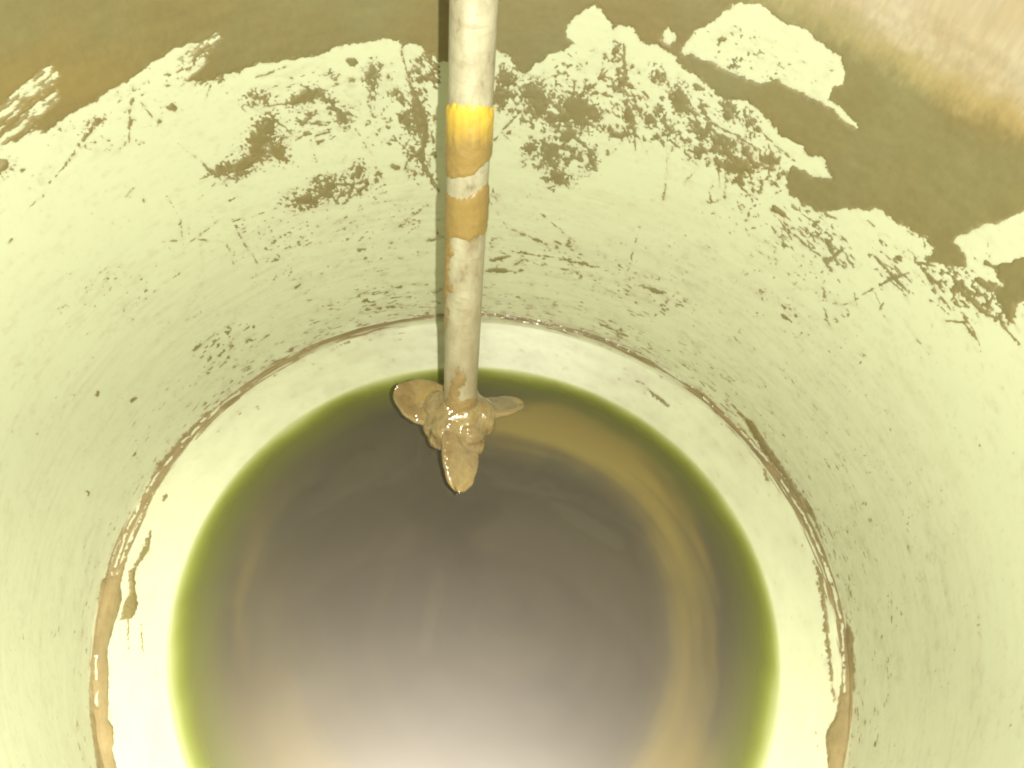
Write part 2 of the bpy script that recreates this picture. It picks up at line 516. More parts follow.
line([(200, 180), (240, 163), (262, 150)], [1.2, 5, 8], 0.2, 6)
line([(134, 85), (129, 118), (129, 142)], [1, 2.5, 1.0], 0.4, 7)
line([(97, 122), (66, 164), (42, 195), (25, 212)], [2.2, 1.8, 1.2, .6], 0.5, 8)

speck(192, 58, 34, 13, -38, 0.95, 5, 2.2, -40, 33)
speck(205, 80, 30, 14, -20, 0.7, 5, 2.2, -40, 34)

# right group
for b_ in [(577, 108, 13, 14, 20), (565, 116, 8, 8, 0), (538, 100, 9, 16, -20), (529, 92, 7, 8, 0), (552, 116, 6, 9, 0), (596, 118, 4, 7, 0), (588, 124, 9, 4, 20),
           (629, 117, 5, 13, -8), (617, 134, 9, 4, 10), (715, 139, 16, 6, 32), (680, 101, 7, 13, -20), (658, 74, 4, 9, -20), (664, 78, 5, 4, 30), (592, 159, 5, 11, -10),
           (551, 153, 7, 11, 10), (570, 136, 10, 5, -25), (559, 178, 9, 6, 30), (531, 147, 6, 5, 0), (581, 160, 4, 5, 0), (504, 79, 8, 8, 0), (499, 98, 7, 6, 0),
           (746, 150, 5, 7, 0), (748, 164, 5, 9, 0), (733, 168, 8, 6, 30), (683, 140, 7, 3, 45), (665, 124, 4, 10, -25), (650, 120, 6, 6, 40), (700, 153, 8, 4, 20),
           (622, 82, 3, 12, 5), (616, 52, 4, 7, 0), (605, 56, 2.5, 6, 0), (609, 153, 2.5, 3, 0), (509, 132, 3, 3, 0), (729, 112, 5, 8, 20), (770, 160, 8, 6, 35),
           (752, 123, 5, 10, -30), (692, 126, 6, 3, 30), (660, 106, 6, 3, 40), (640, 112, 5, 3, 60)]:
    blotch(*b_)
speck(556, 130, 50, 62, 0, 0.78, 5, 4, 40, 11)
speck(640, 118, 60, 34, 25, 0.62, 5, 3, 45, 12)
speck(700, 120, 62, 46, 35, 0.82, 6, 3.2, 40, 13)
speck(745, 165, 50, 34, 35, 0.80, 6, 3.5, 50, 14)
speck(600, 75, 60, 28, 10, 0.62, 4, 5, 65, 15)
speck(512, 90, 22, 52, 0, 0.80, 4, 5, 50, 16)
speck(800, 230, 34, 34, 45, 0.62, 7, 2.6, 45, 17)
speck(832, 252, 36, 26, 45, 0.60, 7, 2.6, 42, 18)
speck(890, 265, 40, 26, 40, 0.55, 8, 2.6, 42, 19)
speck(960, 290, 56, 30, 38, 0.74, 7, 3, 42, 20)
speck(1000, 300, 40, 30, 38, 0.6, 6, 3, 42, 23)
speck(735, 205, 40, 30, 30, 0.4, 5, 3, 65, 21)
speck(560, 178, 30, 22, 0, 0.5, 5, 3, 20, 22)
for p_, w_, k_ in [([(624, 44), (625, 70), (622, 96)], 3, .3), ([(603, 60), (600, 80)], 2, .3), ([(667, 128), (667, 175), (663, 205)], [2.5, 1.2, .6], .3),
                   ([(633, 120), (637, 165)], [3, .7], .2), ([(655, 125), (700, 168)], [3, 1], .3), ([(555, 44), (590, 72)], 1.2, .4), ([(493, 142), (540, 90)], [1.6, 1.6], .3),
                   ([(579, 88), (612, 97)], 2, .3), ([(612, 84), (632, 97)], 3, .2), ([(690, 110), (760, 150)], [3, 2.5], .3), ([(745, 120), (800, 165)], [2.5, 3], .3),
                   ([(712, 150), (775, 170)], [2.5, 3], .2), ([(783, 225), (812, 250), (832, 262)], [2, 3, 3], .25), ([(826, 240), (838, 264)], [4, 4], .15),
                   ([(842, 250), (828, 262)], [4, 4], .15), ([(875, 256), (898, 282), (910, 293)], [2.5, 4.5, 1.5], .1), ([(850, 303), (868, 292), (888, 280), (908, 273)], [.8, 1.2, 3.5, 3], .15),
                   ([(838, 306), (852, 302)], .9, .2), ([(885, 264), (905, 276)], 2.2, .2), ([(912, 252), (924, 272), (940, 296), (960, 320)], [2, 3.5, 2, 1.2], .25),
                   ([(916, 262), (935, 266)], 3, .1), ([(950, 264), (962, 285), (980, 312)], [3, 2, 1.2], .25), ([(957, 288), (984, 312), (1000, 322), (1020, 345)], [6, 5, 3, 1.8], .1),
                   ([(944, 320), (962, 322), (976, 338)], [1.5, 4, 2], .1), ([(964, 315), (975, 335), (980, 345)], [3, 2, .8], .1), ([(985, 262), (1004, 275)], [5, 4], .1),
                   ([(978, 280), (990, 288)], [8, 8], .1), ([(774, 208), (784, 214)], [8, 5], .1), ([(800, 232), (820, 254)], 2.2, .3), ([(770, 225), (776, 232)], 2, .2),
                   ([(783, 315), (791, 322)], [3.5, 2.5], 0), ([(880, 309), (883, 303)], 2.6, 0), ([(825, 214), (838, 220)], [3, 1.5], .2), ([(867, 220), (874, 226)], 3, .1),
                   ([(905, 229), (932, 250)], [1, 1.6], .4), ([(930, 300), (960, 322)], 1.2, .3)]:
    line(p_, w_, k_, len(p_) * 3 + int(p_[0][0]) % 17)

for k_, h_ in enumerate(halos):
    speck(*h_, 0.80, 2.6, 1.9, (k_ * 37) % 90, 100 + k_ % 9)

for b_ in [(721, 40, 5, 4, 0), (749, 54, 3, 6, 20), (757, 42, 2, 8, 20), (763, 58, 2, 2, 0), (742, 58, 3, 2, 0), (830, 70, 3, 2, 30), (815, 80, 2, 1.5, 0)]:
    blotch(*b_)
speck(750, 55, 60, 30, 20, 0.36, 4, 3, 30, 24)

# thin band of flecks at mid height behind and beside the rod
for p_, w_, k_ in [([(502, 226), (522, 233), (546, 244)], 1.8, .5), ([(511, 251), (545, 256), (585, 264), (596, 267)], [1, 1.8, 2.6, 2], .25), ([(555, 242), (572, 247)], 2, .4),
                   ([(486, 271), (498, 270), (514, 272), (528, 270)], [4, 5, 4, 2], .35), ([(490, 261), (510, 256)], 3.4, .4), ([(514, 265), (523, 260)], 2.2, .1),
                   ([(640, 285), (652, 290), (666, 293)], [2, 4, 2.5], .2), ([(660, 312), (664, 315)], 2, 0), ([(676, 304), (683, 306)], 2, 0), ([(376, 308), (396, 306)], [2, 2.6], .3),
                   ([(400, 258), (410, 260)], 2.4, .2), ([(276, 276), (274, 280)], 1.5, 0), ([(194, 350), (204, 342)], [3.5, 2], .2), ([(9, 242), (12, 239)], 3, 0),
                   ([(296, 288), (300, 284)], 2.4, 0), ([(97, 395), (98, 392)], 3.2, 0), ([(131, 402), (136, 398)], [2.2, 3], 0), ([(88, 495), (88, 492)], 3, 0), ([(143, 200), (144, 202)], 2.6, 0),
                   ([(142, 303), (160, 287), (180, 273)], .7, .3), ([(162, 242), (200, 240), (240, 243)], .6, .4)]:
    line(p_, w_, k_, int(p_[0][0]) % 23)
speck(380, 300, 70, 16, -10, 0.42, 7, 1.8, -10, 24)
speck(390, 235, 90, 26, -6, 0.26, 5, 2.2, -10, 25)
speck(330, 230, 110, 40, -20, 0.20, 4, 2.2, -25, 26)
speck(560, 260, 80, 24, 12, 0.40, 5, 2.0, 14, 27)
speck(105, 290, 60, 40, -35, 0.26, 5, 2.4, -40, 28)
speck(225, 345, 40, 26, -35, 0.45, 5, 2.4, -40, 29)
speck(650, 290, 60, 30, 25, 0.30, 4, 2, 25, 30)
speck(800, 300, 90, 50, 40, 0.25, 4, 2.4, 40, 32)

rs = random.Random(8)
for k_ in range(70):
    x0 = rs.uniform(60, 1000); y0 = rs.uniform(60, 250) if x0 < 760 else rs.uniform(210, 330)
    an = math.radians(rs.choice([-35, -25, 60, 80, 40, 50, 100]) + rs.uniform(-12, 12)); L_ = rs.uniform(12, 55)
    line([(x0, y0), (x0 + L_ * math.cos(an), y0 + L_ * math.sin(an))], [rs.uniform(.7, 1.3), .4], 0.3, k_, 5)

# flecks dragged along the wall close to the groove, everywhere
g = SS.ravel() - S_G                      # height above the groove
ang = T.ravel()
near_g = np.where((g > 0.0) & (g < 0.62))[0]
tang = a[near_g] / 9.0
n = fbm(tang, s[near_g] / 2.1, 3, 71)
side = 0.45 + 0.55 * np.cos(ang[near_g] - math.radians(62))
big = fbm(a[near_g] / 45, s[near_g] / 14, 3, 72) - 0.5
thr = 0.755 + 0.50 * np.clip(g[near_g], 0, 1) - 0.09 * side - 0.30 * big
add(near_g, (n - thr) * 9)
n = fbm(a[near_g] / 3.4, s[near_g] / 3.0, 3, 73)
add(near_g, (n - 0.835 - 0.05 * (1 - side) + 0.25 * big) * 9)
# sparse flecks over the whole wall and on the sloping foot
allw = np.where((g > 0.1) & (py > 60))[0]
n = fbm(a[allw] / 3.2, s[allw] / 3.6, 2, 81); big = fbm(a[allw] / 30, s[allw] / 30, 2, 82) - 0.5
add(allw, (n - 0.925 + 0.22 * big) * 8)
foot = np.where(g < -0.01)[0]
n = fbm(a[foot] / 9, s[foot] / 2.0, 3, 91); big = fbm(a[foot] / 40, s[foot] / 10, 3, 92) - 0.5
add(foot, (n - 0.86 - 0.5 * np.clip(-g[foot] - 0.03, 0, 1) + 0.35 * big) * 8)

# mud caught in the groove: broken strands that widen to the left and the lower right
A = np.degrees(ang)
strand = fbm(a / 60, s / 1.7, 3, 61); gap = fbm(a / 26, s / 7, 3, 62) - 0.5
wid = np.interp(A, [-38, -20, -5, 10, 30, 50, 70, 88, 105, 120, 140, 155, 165, 180, 212], [11, 12, 12, 12, 10.5, 8.5, 7.0, 6.2, 6.0, 6.2, 7.5, 8.5, 8, 9, 9])
off = np.interp(A, [-38, 20, 50, 70, 105, 125, 140, 212], [1, 1, 1, 4, 4, 2, 1.0, 1])
gg = g * 340 - off
ban = np.where(np.abs(gg) < 30)[0]
val = wid[ban] / 2 - np.abs(gg[ban]) + 4 * gap[ban] + 14 * (strand[ban] - 0.46)
add(ban, val * 0.8)
for p_, w_ in [([(258, 381), (231, 398), (206, 416), (185, 437), (161, 466), (146, 494), (133, 520), (120, 548), (109, 580), (104, 600)], [1.5, 3, 4, 7, 7, 6, 5, 5, 8, 14]),
               ([(222, 410), (196, 432), (172, 462), (152, 495), (137, 530), (125, 556), (118, 580)], [2, 4, 5, 3, 4, 4, 8])]:
    line(p_, w_, 0.0, 5)
def polyadd(poly, wob=2.0):
    xs = [p[0] for p in poly]; ys = [p[1] for p in poly]
    sub = np.where((px > min(xs) - 14) & (px < max(xs) + 14) & (py > min(ys) - 14) & (py < max(ys) + 14))[0]
    add(sub, sdf_poly(px[sub] + wob * nf[sub], py[sub] + wob * nm[sub], poly) + 1.0 * nfine[sub])
polyadd([(102, 580), (99, 600), (93, 640), (89, 680), (90, 720), (97, 768), (110, 820), (124, 830), (118, 768), (113, 750), (114, 727), (108, 719), (109, 672),
         (108, 649), (116, 620), (122, 599), (120, 578), (112, 570)])
polyadd([(128, 572), (137, 566), (136, 590), (139, 608), (132, 618), (119, 621), (124, 600), (130, 592)], 5)
polyadd([(846, 620), (853, 633), (855, 690), (848, 737), (842, 768), (830, 830), (815, 830), (827, 768), (825, 737), (838, 710), (840, 690)], 4)
line([(128, 620), (129, 650)], [3, 1], .2, 4); line([(141, 622), (143, 655)], [1.5, 2.6], .1, 4); line([(136, 566), (147, 546), (150, 532)], [5, 7, 3], .25, 4)
line([(163, 500), (166, 496)], 4, 0, 4); line([(648, 389), (668, 406)], [3, 3.5], .2, 4); line([(636, 380), (644, 384)], 2, .1, 4)
line([(728, 400), (752, 426), (764, 442)], [2, 4, 3], .15, 4); line([(750, 424), (768, 452), (790, 482), (806, 512)], [8, 8, 5, 6], .05, 4)
line([(798, 490), (812, 512), (822, 538)], [3, 5, 3], .15, 4); line([(764, 470), (768, 480)], 3, .1, 4); line([(330, 350), (350, 342)], [2, 3], .2, 3)
line([(814, 560), (820, 575), (828, 640), (834, 700)], [3, 5, 5, 2], .3, 9)

# lips of the groove wiped clean again: thin pale lines between the strands
def clear(pts, w, seed):
    xs = [p[0] for p in pts]; ys = [p[1] for p in pts]
    sub = np.where((px > min(xs) - 9) & (px < max(xs) + 9) & (py > min(ys) - 9) & (py < max(ys) + 9))[0]
    d = d_line(px[sub] + 2.5 * nf[sub], py[sub] + 2.5 * nm[sub], pts, [w] * len(pts)) + 1.4 * nfine[sub]
    n = fbm(px[sub] / 9, py[sub] / 9, 2, seed)
    f[sub] = np.minimum(f[sub], np.where(n > 0.36, -d, 50))
for k_, p_ in enumerate([[(242, 390), (222, 404), (201, 422)], [(198, 428), (182, 442)], [(172, 457), (156, 476), (146, 492)], [(143, 497), (129, 526), (112, 575)],
                         [(705, 399), (731, 419), (768, 461)], [(778, 476), (804, 515), (822, 557), (830, 580)], [(828, 568), (842, 625), (844.5, 693)], [(830, 612), (838, 672)],
                         [(96, 660), (96, 680), (97, 706)]]):
    clear(p_, 1.7, k_)

# build it
f[(SS.ravel() < S_W + 0.012)] = -30
f2 = f.reshape(NV, NU)
keepv = f2 > -0.9
# a thin smeared film surrounds the mud: sampled from the same field on to the wall's own vertices
for o_, V_, sv_ in shells:
    tv_ = np.arctan2(V_[:, 1], V_[:, 0]); tv_ = np.where(tv_ < TH0, tv_ + 2 * math.pi, tv_)
    iu = (tv_ - TH0) / (TH1 - TH0) * (NU - 1); jv = np.interp(sv_, s_rows, np.arange(NV))
    ok = (iu >= 0) & (iu <= NU - 2)
    i0 = np.clip(iu.astype(int), 0, NU - 2); j0 = np.clip(jv.astype(int), 0, NV - 2)
    fu = iu - i0; fv = jv - j0
    fs = (f2[j0, i0] * (1 - fu) + f2[j0, np.minimum(i0 + 1, NU - 1)] * fu) * (1 - fv) + (f2[j0 + 1, i0] * (1 - fu) + f2[j0 + 1, np.minimum(i0 + 1, NU - 1)] * fu) * fv
    a_ = tv_ * 1.2 * 340; s__ = sv_ * 340
    brush = np.clip(fbm(a_ / 12, s__ / 5, 4, 63) * 2.4 - 0.75, 0, 1)
    smear = np.where(ok, np.exp(np.minimum(fs, 0) / 1.3) * brush * 0.5, 0)
    attr(o_, 'film_shade', np.clip(film_shade_of(V_) + smear, 0, 0.85))
hgt = np.where(f > 0, 0.0030 * np.tanh(f / 3.0), 0.0030 * np.maximum(f, -3)) + np.where(f > 3, 0.0035 * (fbm(a / 30, s / 30, 4, 5) - 0.5), 0)
hgt = np.where((g < 0.10) & (f > 0), hgt * 1.25 + 0.0030 * np.clip(f / 4, 0, 1) * (nf + 0.2), hgt)
# inward normal of the profile
dr = np.gradient(rr, s_rows); dz = np.gradient(zz, s_rows)
ln = np.hypot(dr, dz)
nr = np.repeat((-dz / ln)[:, None], NU, 1).ravel(); nz = np.repeat((dr / ln)[:, None], NU, 1).ravel()
ct, st = np.cos(ang), np.sin(ang)
MV = VX + np.stack([nr * ct, nr * st, nz], 1) * hgt[:, None]

def lerp(a_, b_, t_):
    return a_ + (b_ - a_) * t_[:, None]
# colour: wet brown, more orange to the left, drying pale beige high on the right
wet = np.array([0.178, 0.138, 0.045]); wetg = np.array([0.172, 0.155, 0.062]); orange = np.array([0.235, 0.162, 0.042]); dry = np.array([0.38, 0.305, 0.18]); pal = np.array([0.45, 0.39, 0.265])
tintc = np.tile(wet, (len(px), 1))
low = fbm(px / 90, py / 90, 3, 15)
tintc = lerp(tintc, np.tile(wetg, (len(px), 1)), np.clip(low * 2 - 0.6, 0, 1))
tintc = lerp(tintc, np.tile(orange, (len(px), 1)), np.clip(1 - np.hypot((px - 60) / 170, (py - 90) / 60), 0, 1) * 0.5)
dd = (px - 765) * 0.47 - (py - 0) * 0.88 + 26 * (fbm(px / 40, py / 40, 4, 19) - 0.5) + 8 * (fbm(px / 5, py / 14, 3, 20) - 0.5)   # beyond the drying edge
grain = fbm(a / 3.0, s / 7.0, 4, 26) - 0.5
dd = dd + 16 * grain
e1 = np.clip((dd + 16) / 30, 0, 1); e2 = np.clip((dd - 6) / 40, 0, 1)
e1 = e1 * e1 * (3 - 2 * e1); e2 = e2 * e2 * (3 - 2 * e2)
org = np.clip((px - 850) / 170, 0, 1)
edgec = lerp(np.tile(np.array([0.30, 0.255, 0.11]), (len(px), 1)), np.tile(np.array([0.34, 0.25, 0.095]), (len(px), 1)), org)
dryc = lerp(np.tile(dry, (len(px), 1)), np.tile(pal, (len(px), 1)), np.clip(fbm(px / 60, py / 60, 4, 23) * 2.4 - 0.8, 0, 1))
dryc = dryc * (1 + 0.30 * grain[:, None])
tintc = lerp(tintc, edgec, e1); tintc = lerp(tintc, dryc, e2)
halo = np.clip(1 - np.abs(is_main - 1.5) / 2.5, 0, 1) * (px > 660) * 0.35 * np.clip(nm * 4, 0, 1)
tintc = lerp(tintc, np.tile(np.array([0.32, 0.24, 0.08]), (len(px), 1)), halo)
grv = np.clip(1 - np.abs(g) / 0.06, 0, 1)
tintc = lerp(tintc, np.tile(np.array([0.26, 0.19, 0.10]), (len(px), 1)), grv * 0.8)
tintc = tintc * (1 + 0.45 * (fbm(a / 26, s / 8, 4, 96) - 0.5) * (0.5 + grv))[:, None]
thin = np.exp(-np.clip(f, 0, 9) / 1.1) * 0.55 * np.clip(fbm(a / 6, s / 6, 3, 58) * 2.6 - 0.7, 0, 1)
thin = np.maximum(thin, pale)
tintc = lerp(tintc, np.tile(np.array([0.40, 0.37, 0.22]), (len(px), 1)), np.clip(thin, 0, 0.85)) * 0.78
rough = np.where(np.abs(g) < 0.03, 0.16, 0.55)

quads = grid_faces(NU, NV)
kv = keepv.ravel()
fk = quads[kv[quads].any(1)]
cg = np.abs(g)[fk[:, 0]] < 0.045
cm = (~cg) & (is_main[fk].max(1) > -2.0)
cs = ~(cg | cm)
def mud_part(name, fc, label=None, kind=None):
    used, inv = np.unique(fc, return_inverse=True)
    o = link_mesh(name, MV[used] - BO, inv.reshape(fc.shape), MUD, bucket)
    attr_col(o, 'tint', tintc[used]); attr(o, 'rough', rough[used])
    if label: o['label'] = label
    if kind: o['kind'] = kind
    return o
mud_part('mud_coating', fk[cm], 'broad brown mud coating on the upper wall, drying pale at top right')
mud_part('groove_mud', fk[cg], 'wet brown mud caught along the groove')
mud_part('mud_flecks', fk[cs], 'small brown mud splashes and flecks on the wall', 'stuff')
print('mud faces', cm.sum(), cg.sum(), cs.sum())

# ------------------------------------------------------------------ the water
nr_, nt_ = 260, 480
rad = np.r_[0.00005, np.linspace(0.01, 0.86, 150), np.linspace(0.863, 1.004, nr_ - 151)]
tw = np.linspace(0, 2 * math.pi, nt_, endpoint=False)
RW, TW = np.meshgrid(rad, tw, indexing='ij')
wv = np.stack([RW * np.cos(TW), RW * np.sin(TW), np.zeros_like(RW)], 2).reshape(-1, 3)
rw = RW.ravel(); tw_ = TW.ravel()
wv[:, 2] += 0.0012 * (fbm(wv[:, 0] * 5, wv[:, 1] * 5, 2, 77) - 0.5) * (rw < 0.97)
dpt = np.clip((1.0 - rw), 0, 0.4) + 0.030 * (fbm(np.cos(tw_) * 4 + 9, np.sin(tw_) * 4 + rw * 3, 3, 2) - 0.5) * np.clip((1 - rw) / 0.03, 0, 1)
dpt = np.where(rw > 0.995, 0, np.maximum(dpt, 0))
wpx, wpy = project(wv)
def arc(pts, w, soft):
    d = d_line(wpx + 14 * (fbm(wpx / 60, wpy / 60, 3, 8) - .5), wpy + 14 * (fbm(wpx / 60, wpy / 60, 3, 9) - .5), pts, w)
    t = np.clip(d / soft, 0, 1)
    return t * t * (3 - 2 * t)
spir = fbm(rw * 9 + 1.3 * np.sin(tw_ - 1.0), np.cos(tw_) * 1.2 + 3 + np.sin(tw_) * 0.9, 4, 66)
spir2 = fbm(rw * 24 + np.sin(tw_) * 1.5, np.cos(tw_) * 1.6 + 5 + rw * 2, 3, 67)
sedi_glow = 0.06 + 0.13 * spir + 0.30 * np.clip((rw - 0.62) / 0.3, 0, 1) * np.clip(0.55 - 0.6 * np.sin(tw_), 0, 1)  # near side rim painted paler in place of stronger light
sedi_glow += 1.0 * arc([(500, 425), (560, 425), (620, 455), (665, 510), (688, 580), (690, 660), (670, 780)], [84, 104, 100, 90, 90, 100, 130], 50) * (0.28 + 0.72 * (lambda q: q * q * (3 - 2 * q))(np.clip((720 - wpy) / 320, 0, 1))) * (0.70 + 0.6 * spir2)
sedi_glow += 0.30 * arc([(640, 440), (690, 510), (715, 600), (716, 690), (700, 790)], [6, 24, 26, 14, 2], 16) * spir2 * 1.5
sedi_glow += 0.32 * arc([(250, 480), (265, 600), (290, 720), (330, 900)], [40, 150, 260, 400], 170)  # warm glow of the glare at lower left, painted as pale sediment
sedi_glow += 0.16 * arc([(690, 560), (680, 720), (640, 900)], [20, 180, 400], 170)  # the same painted glow at lower right
sedi_glow += 0.22 * arc([(250, 700), (236, 600), (255, 520), (320, 450), (400, 415)], [2, 44, 60, 50, 16], 30) * (0.4 + spir2)
sedi_glow *= 1 - 0.75 * arc([(760, 860), (755, 700), (742, 590), (705, 500), (650, 435), (590, 398), (500, 388)], [2, 16, 20, 18, 18, 18, 4], 11)
sedi_glow += 0.04 * (spir2 - 0.5)
water = link_mesh('water', wv, grid_faces(nt_, nr_, True), WATER)
attr(water, 'depth', dpt); attr(water, 'sediment_glow', np.clip(sedi_glow, 0, 1))
water['kind'] = 'structure'
water['label'] = 'murky brown water with olive green edges lying in the bucket'

# ------------------------------------------------------------------ the mixing rod
def at_plane_z(x, y, z):
    d = ray(x, y); k = (z - CAM[2]) / d[2]
    return CAM + k * d
foot_pt = at_plane_z(455, 470, 0.0)
# raise it until it shows at y = 402
hz = 0.0
while project((foot_pt + [0, 0, hz])[None])[1][0] > 402 and hz < 1.5:
    hz += 0.005
P0 = foot_pt + [0, 0, hz]
d0 = ray(460.0, 402); P0 = CAM + d0 * ((P0 - CAM) @ FWD)
Z0 = (P0 - CAM) @ FWD
dT = ray(474.0, 0.0); ZT = Z0 / 1.52
PT = CAM + dT * ZT
axis = (PT - P0) / np.linalg.norm(PT - P0)
RAD = 32.6 / 2 * Z0 / F_PX
print('rod foot', P0, 'height above water', hz, 'axis', axis, 'diameter mm', RAD * 2 * S * 1000, 'Z0', Z0, 'ZT', ZT)
rod = bpy.data.objects.new('mixing_rod', None)
col.objects.link(rod)
rod.location = Vector(P0 * S)
rod.empty_display_size = 0.03
rod['label'] = 'pale mud stained metal mixing rod with three bladed propeller held above the water'
rod['category'] = 'mixer'
ez = axis
ex = np.cross([0, 1.0, 0], ez); ex /= np.linalg.norm(ex)
ey = np.cross(ez, ex)
if ex[0] < 0: ex, ey = -ex, -ey
B3 = np.stack([ex, ey, ez])          # local -> world rows
LEN = np.linalg.norm(PT - P0) + 0.75

def tube(h0, h1, nh, nc, rfun):
    h = np.linspace(h0, h1, nh); t = np.linspace(0, 2 * math.pi, nc, endpoint=False)
    H, Tt = np.meshgrid(h, t, indexing='ij')
    Rr = rfun(H, Tt)
    L = np.stack([Rr * np.cos(Tt), Rr * np.sin(Tt), H], 2).reshape(-1, 3)
    return L, H.ravel(), Tt.ravel()
# shaft
L, H, Tt = tube(-0.16, LEN, 420, 64, lambda H, T_: RAD * (1 + 0.02 * (fbm(T_ * 1.3, H * 9, 3, 4) - 0.5)))
W3 = L @ B3
sp, sq = project(W3 + P0)
sh = link_mesh('shaft', W3, grid_faces(64, 420, True), SHAFT, rod)
stain = np.clip(0.9 * (fbm(Tt * 1.6, H * 10, 4, 14) - 0.42) * 2, 0, 1) * np.clip((sq - 190) / 60, 0, 1) * 0.5
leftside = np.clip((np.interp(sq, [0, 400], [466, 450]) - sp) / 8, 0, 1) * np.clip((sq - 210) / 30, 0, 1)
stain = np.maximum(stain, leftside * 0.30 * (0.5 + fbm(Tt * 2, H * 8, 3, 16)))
stain += 0.25 * np.clip((sq - 300) / 90, 0, 1)
attr(sh, 'stain', np.clip(stain, 0, 0.8))

# mud on the shaft: same rising-relief trick
NH, NC = 620, 200
L, H, Tt = tube(0.0, LEN - 0.45, NH, NC, lambda H, T_: RAD + 0 * H)
W3 = L @ B3 + P0
mp_, mq_ = project(W3)
fr = np.full(len(H), -9.0)
k1 = fbm(Tt * 2.2, H * 34, 4, 33) - 0.5; k2 = fbm(Tt * 5, H * 80, 3, 34) - 0.5
xs = mp_ - np.interp(mq_, [0, 400], [474, 460])
# brown sleeve from y=106 down to the cleared ring, and again down to y about 238
top1 = 106 + 0.05 * xs + 6 * (fbm(Tt * 9, H * 12, 3, 41) - 0.5); bot1 = 177 - np.interp(xs, [-22, -6, 6, 14, 24], [1, -2, 2, 10, 22])
top2 = 196 - np.interp(xs, [-22, -14, 0, 10, 24], [2, -1, -3, 6, 14]); bot2 = 240 - np.interp(xs, [-20, -8, 4, 20], [0, 3, -2, 9])
def band(t_, b_): return np.minimum(mq_ - t_, b_ - mq_)
fr = np.maximum(fr, band(top1, bot1) + 5 * k1 + 3 * k2)
fr = np.maximum(fr, band(top2, bot2) + 5 * k1 + 4 * k2)
fr = np.maximum(fr, np.minimum(band(225, 330), (-10 - xs) * 1.2) * 0.5 + 10 * k1 + 4 * k2 - 3.0)
fr = np.maximum(fr, sdf_poly(mp_ + 6 * k1, mq_ + 6 * k1, [(459, 366), (462, 376), (467, 378), (466, 386), (459, 389), (457, 402), (447, 402), (449, 388), (455, 377)]) + 2 * k2)
fr = np.maximum(fr, (mq_ - 399) + 8 * k1)
hr = np.where(fr > 0, 0.0030 * np.tanh(fr / 3.0) + 0.005 * (k1 + 0.1) * np.clip(fr / 5, 0, 1), 0.0035 * np.maximum(fr, -3))
Lm = np.stack([(RAD * 1.012 + hr) * np.cos(Tt), (RAD * 1.012 + hr) * np.sin(Tt), H], 1)
q = grid_faces(NC, NH, True); kk = fr > -0.9
q = q[kk[q].any(1)]
used, inv = np.unique(q, return_inverse=True)
mc = link_mesh('mud_coat', (Lm @ B3)[used], inv.reshape(q.shape), MUD, rod)
yel = np.array([0.48, 0.31, 0.025]); brn = np.array([0.19, 0.12, 0.03]); brn2 = np.array([0.18, 0.118, 0.044])
tt = np.clip((mq_ - 112 + 22 * (fbm(Tt * 7, H * 5, 3, 40) - .5)) / 34, 0, 1)
cc = lerp(np.tile(yel, (len(H), 1)), np.tile(brn, (len(H), 1)), tt)
cc = lerp(cc, np.tile(brn2, (len(H), 1)), np.clip((mq_ - 240) / 60, 0, 1))
attr_col(mc, 'tint', cc[used]); attr(mc, 'rough', np.full(len(used), 0.42))
mc['label'] = 'ochre brown mud sleeve, bright yellow at its top, broken by a pale ring'

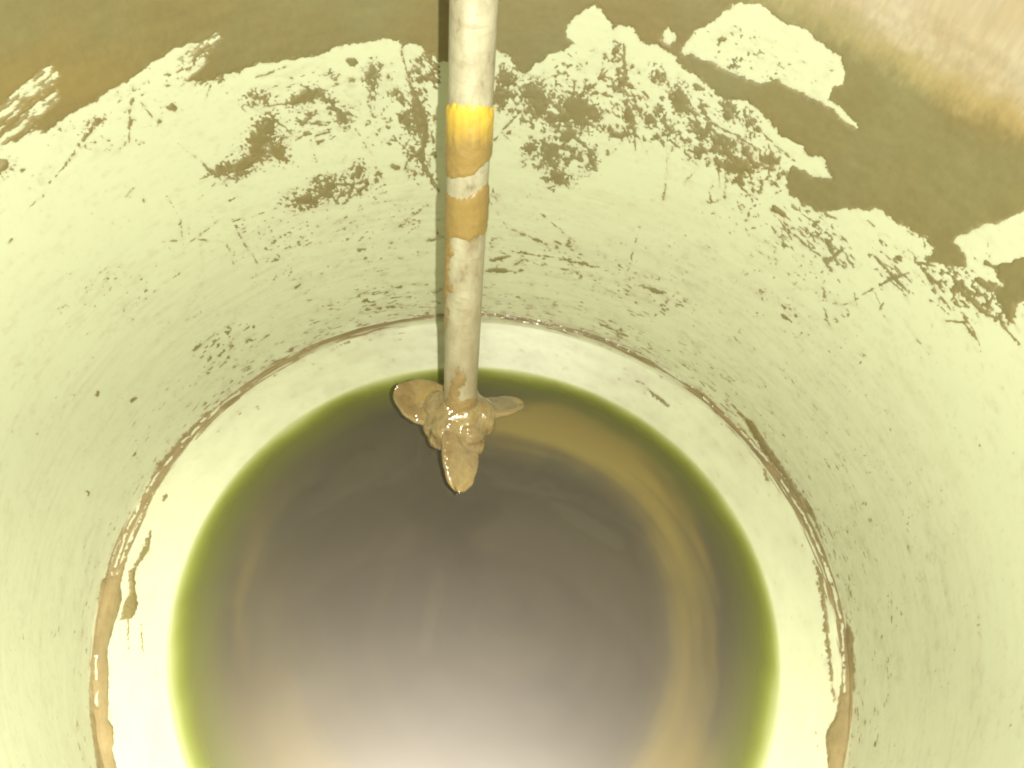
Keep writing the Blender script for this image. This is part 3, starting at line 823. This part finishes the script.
# propeller: hub clump and three blades (built local to the rod: z along the axis)
import bmesh
from mathutils import noise as mnoise
def to_world_rows(Lp): return np.asarray(Lp) @ B3
HZ = -0.055                       # height of the blade plane on the rod, below the shaft end
def blade(az, length, width, pitch, droop, seed, curl=0.0, blunt=0.55):
    """a paddle of mud covered metal: closed lens-shaped solid"""
    n_l, n_c = 34, 28
    vs = []
    d = np.array([math.cos(az), math.sin(az), 0]); side = np.array([-d[1], d[0], 0]); up = np.array([0, 0, 1.0])
    for i in range(n_l):
        t = i / (n_l - 1)
        x = 0.045 + (length - 0.045) * t
        tl = min(1.0, (1 - t) * 1.0 / blunt)
        half = width / 2 * (0.72 + 0.45 * math.sin(math.pi * min(1, t * 0.8 + 0.15))) * math.sqrt(max(0.0, 1 - (1 - tl) ** 2.2)) + 0.0005
        thick = (0.021 * (1 - t) + 0.0115) * min(1, math.sqrt(max(0, 1 - t) * 6) + 0.03)
        p = pitch * (1.12 - 0.25 * t)
        n_ = up * math.cos(p) + side * math.sin(p)
        ch = side * math.cos(p) - up * math.sin(p)
        cen = d * x + up * (HZ - droop * t - curl * t * t)
        for j in range(n_c):
            a_ = 2 * math.pi * j / n_c
            cu, cv = math.cos(a_), math.sin(a_)
            cu = math.copysign(abs(cu) ** 0.8, cu); cv = math.copysign(abs(cv) ** 0.7, cv)
            camb = 0.016 * (1 - cu * cu)
            v = cen + ch * (half * cu) + n_ * (thick * cv - camb * 0.6)
            nn = mnoise.noise(Vector(v * 13 + seed)) * 0.010 + mnoise.noise(Vector(v * 38 + seed)) * 0.0035
            v = v + n_ * nn * cv + ch * nn * 0.9 * cu
            vs.append(v)
    vs = np.array(vs)
    fc = grid_faces(n_c, n_l, True)
    c0 = vs[:n_c].mean(0); c1 = vs[-n_c:].mean(0)
    allv = np.vstack([vs, c0, c1]); k0 = len(vs)
    me = bpy.data.meshes.new('blade')
    faces = [tuple(x) for x in fc.tolist()] + [(k0, (j + 1) % n_c, j) for j in range(n_c)] + \
            [(k0 + 1, (n_l - 1) * n_c + j, (n_l - 1) * n_c + (j + 1) % n_c) for j in range(n_c)]
    me.from_pydata([tuple(x) for x in (to_world_rows(allv) * S)], [], faces)
    me.polygons.foreach_set('use_smooth', [True] * len(me.polygons))
    me.materials.append(GLOSS)
    bm_ = bmesh.new(); bm_.from_mesh(me); bmesh.ops.recalc_face_normals(bm_, faces=bm_.faces); bm_.to_mesh(me); bm_.free()
    o = bpy.data.objects.new('blade', me); col.objects.link(o); o.parent = rod
    return o
bl = blade(math.radians(169), 0.238, 0.132, math.radians(30), -0.02, 1.7)
bl['label'] = 'broad rounded blade on the left facing up'
bl = blade(math.radians(-80), 0.262, 0.120, math.radians(34), 0.072, 5.2, 0.02, 0.45)
bl['label'] = 'blade hanging towards the viewer with a pale left edge'
bl = blade(math.radians(24), 0.226, 0.105, math.radians(18), 0.0, 9.4, 0.0, 0.3)
bl['label'] = 'blade seen nearly edge on at the right'

# hub clump: metaball-like field sampled and remeshed
balls = [((0, 0, -0.05), 0.080), ((0, 0, -0.10), 0.070), ((-0.055, 0.010, -0.055), 0.056), ((0.055, 0.01, -0.055), 0.056), ((-0.02, -0.06, -0.07), 0.058),
         ((0.035, -0.055, -0.08), 0.056), ((0.075, -0.01, -0.075), 0.036), ((-0.07, -0.035, -0.09), 0.040), ((0.02, -0.10, -0.12), 0.045), ((0.055, -0.085, -0.115), 0.034),
         ((0, 0.03, -0.03), 0.062), ((0, 0, -0.15), 0.045), ((-0.045, -0.075, -0.10), 0.036)]
bm = bmesh.new()
for (c3, r3) in balls:
    c3 = (c3[0] * 1.12, c3[1] * 1.05, c3[2]); r3 *= 1.12
    m_ = Matrix.Translation(Vector(c3) * S) @ Matrix.Diagonal((1, 1, 1, 1))
    bmesh.ops.create_icosphere(bm, subdivisions=3, radius=r3 * S, matrix=m_)
me = bpy.data.meshes.new('hub'); bm.to_mesh(me); bm.free()
hub = bpy.data.objects.new('hub', me); col.objects.link(hub)
rm = hub.modifiers.new('remesh', 'REMESH'); rm.mode = 'VOXEL'; rm.voxel_size = 0.0045 * S
sm = hub.modifiers.new('smooth', 'SMOOTH'); sm.factor = 0.6; sm.iterations = 22
dg = bpy.context.evaluated_depsgraph_get(); dg.update()
me2 = bpy.data.meshes.new_from_object(hub.evaluated_get(dg))
hub.modifiers.clear(); hub.data = me2
co_ = np.empty(len(me2.vertices) * 3); me2.vertices.foreach_get('co', co_); co_ = co_.reshape(-1, 3) / S
nrm = np.empty(len(me2.vertices) * 3); me2.vertices.foreach_get('normal', nrm); nrm = nrm.reshape(-1, 3)
dsp = np.array([mnoise.noise(Vector(p * 22)) * 0.0075 + mnoise.noise(Vector(p * 60)) * 0.0022 for p in co_])
co_ = (co_ + nrm * dsp[:, None]) @ B3 * S
me2.vertices.foreach_set('co', co_.ravel()); me2.update()
me2.polygons.foreach_set('use_smooth', [True] * len(me2.polygons))
me2.materials.clear(); me2.materials.append(GLOSS)
hub.parent = rod
hub.name = 'hub'
hub['label'] = 'lumpy hub clogged with glossy wet mud'
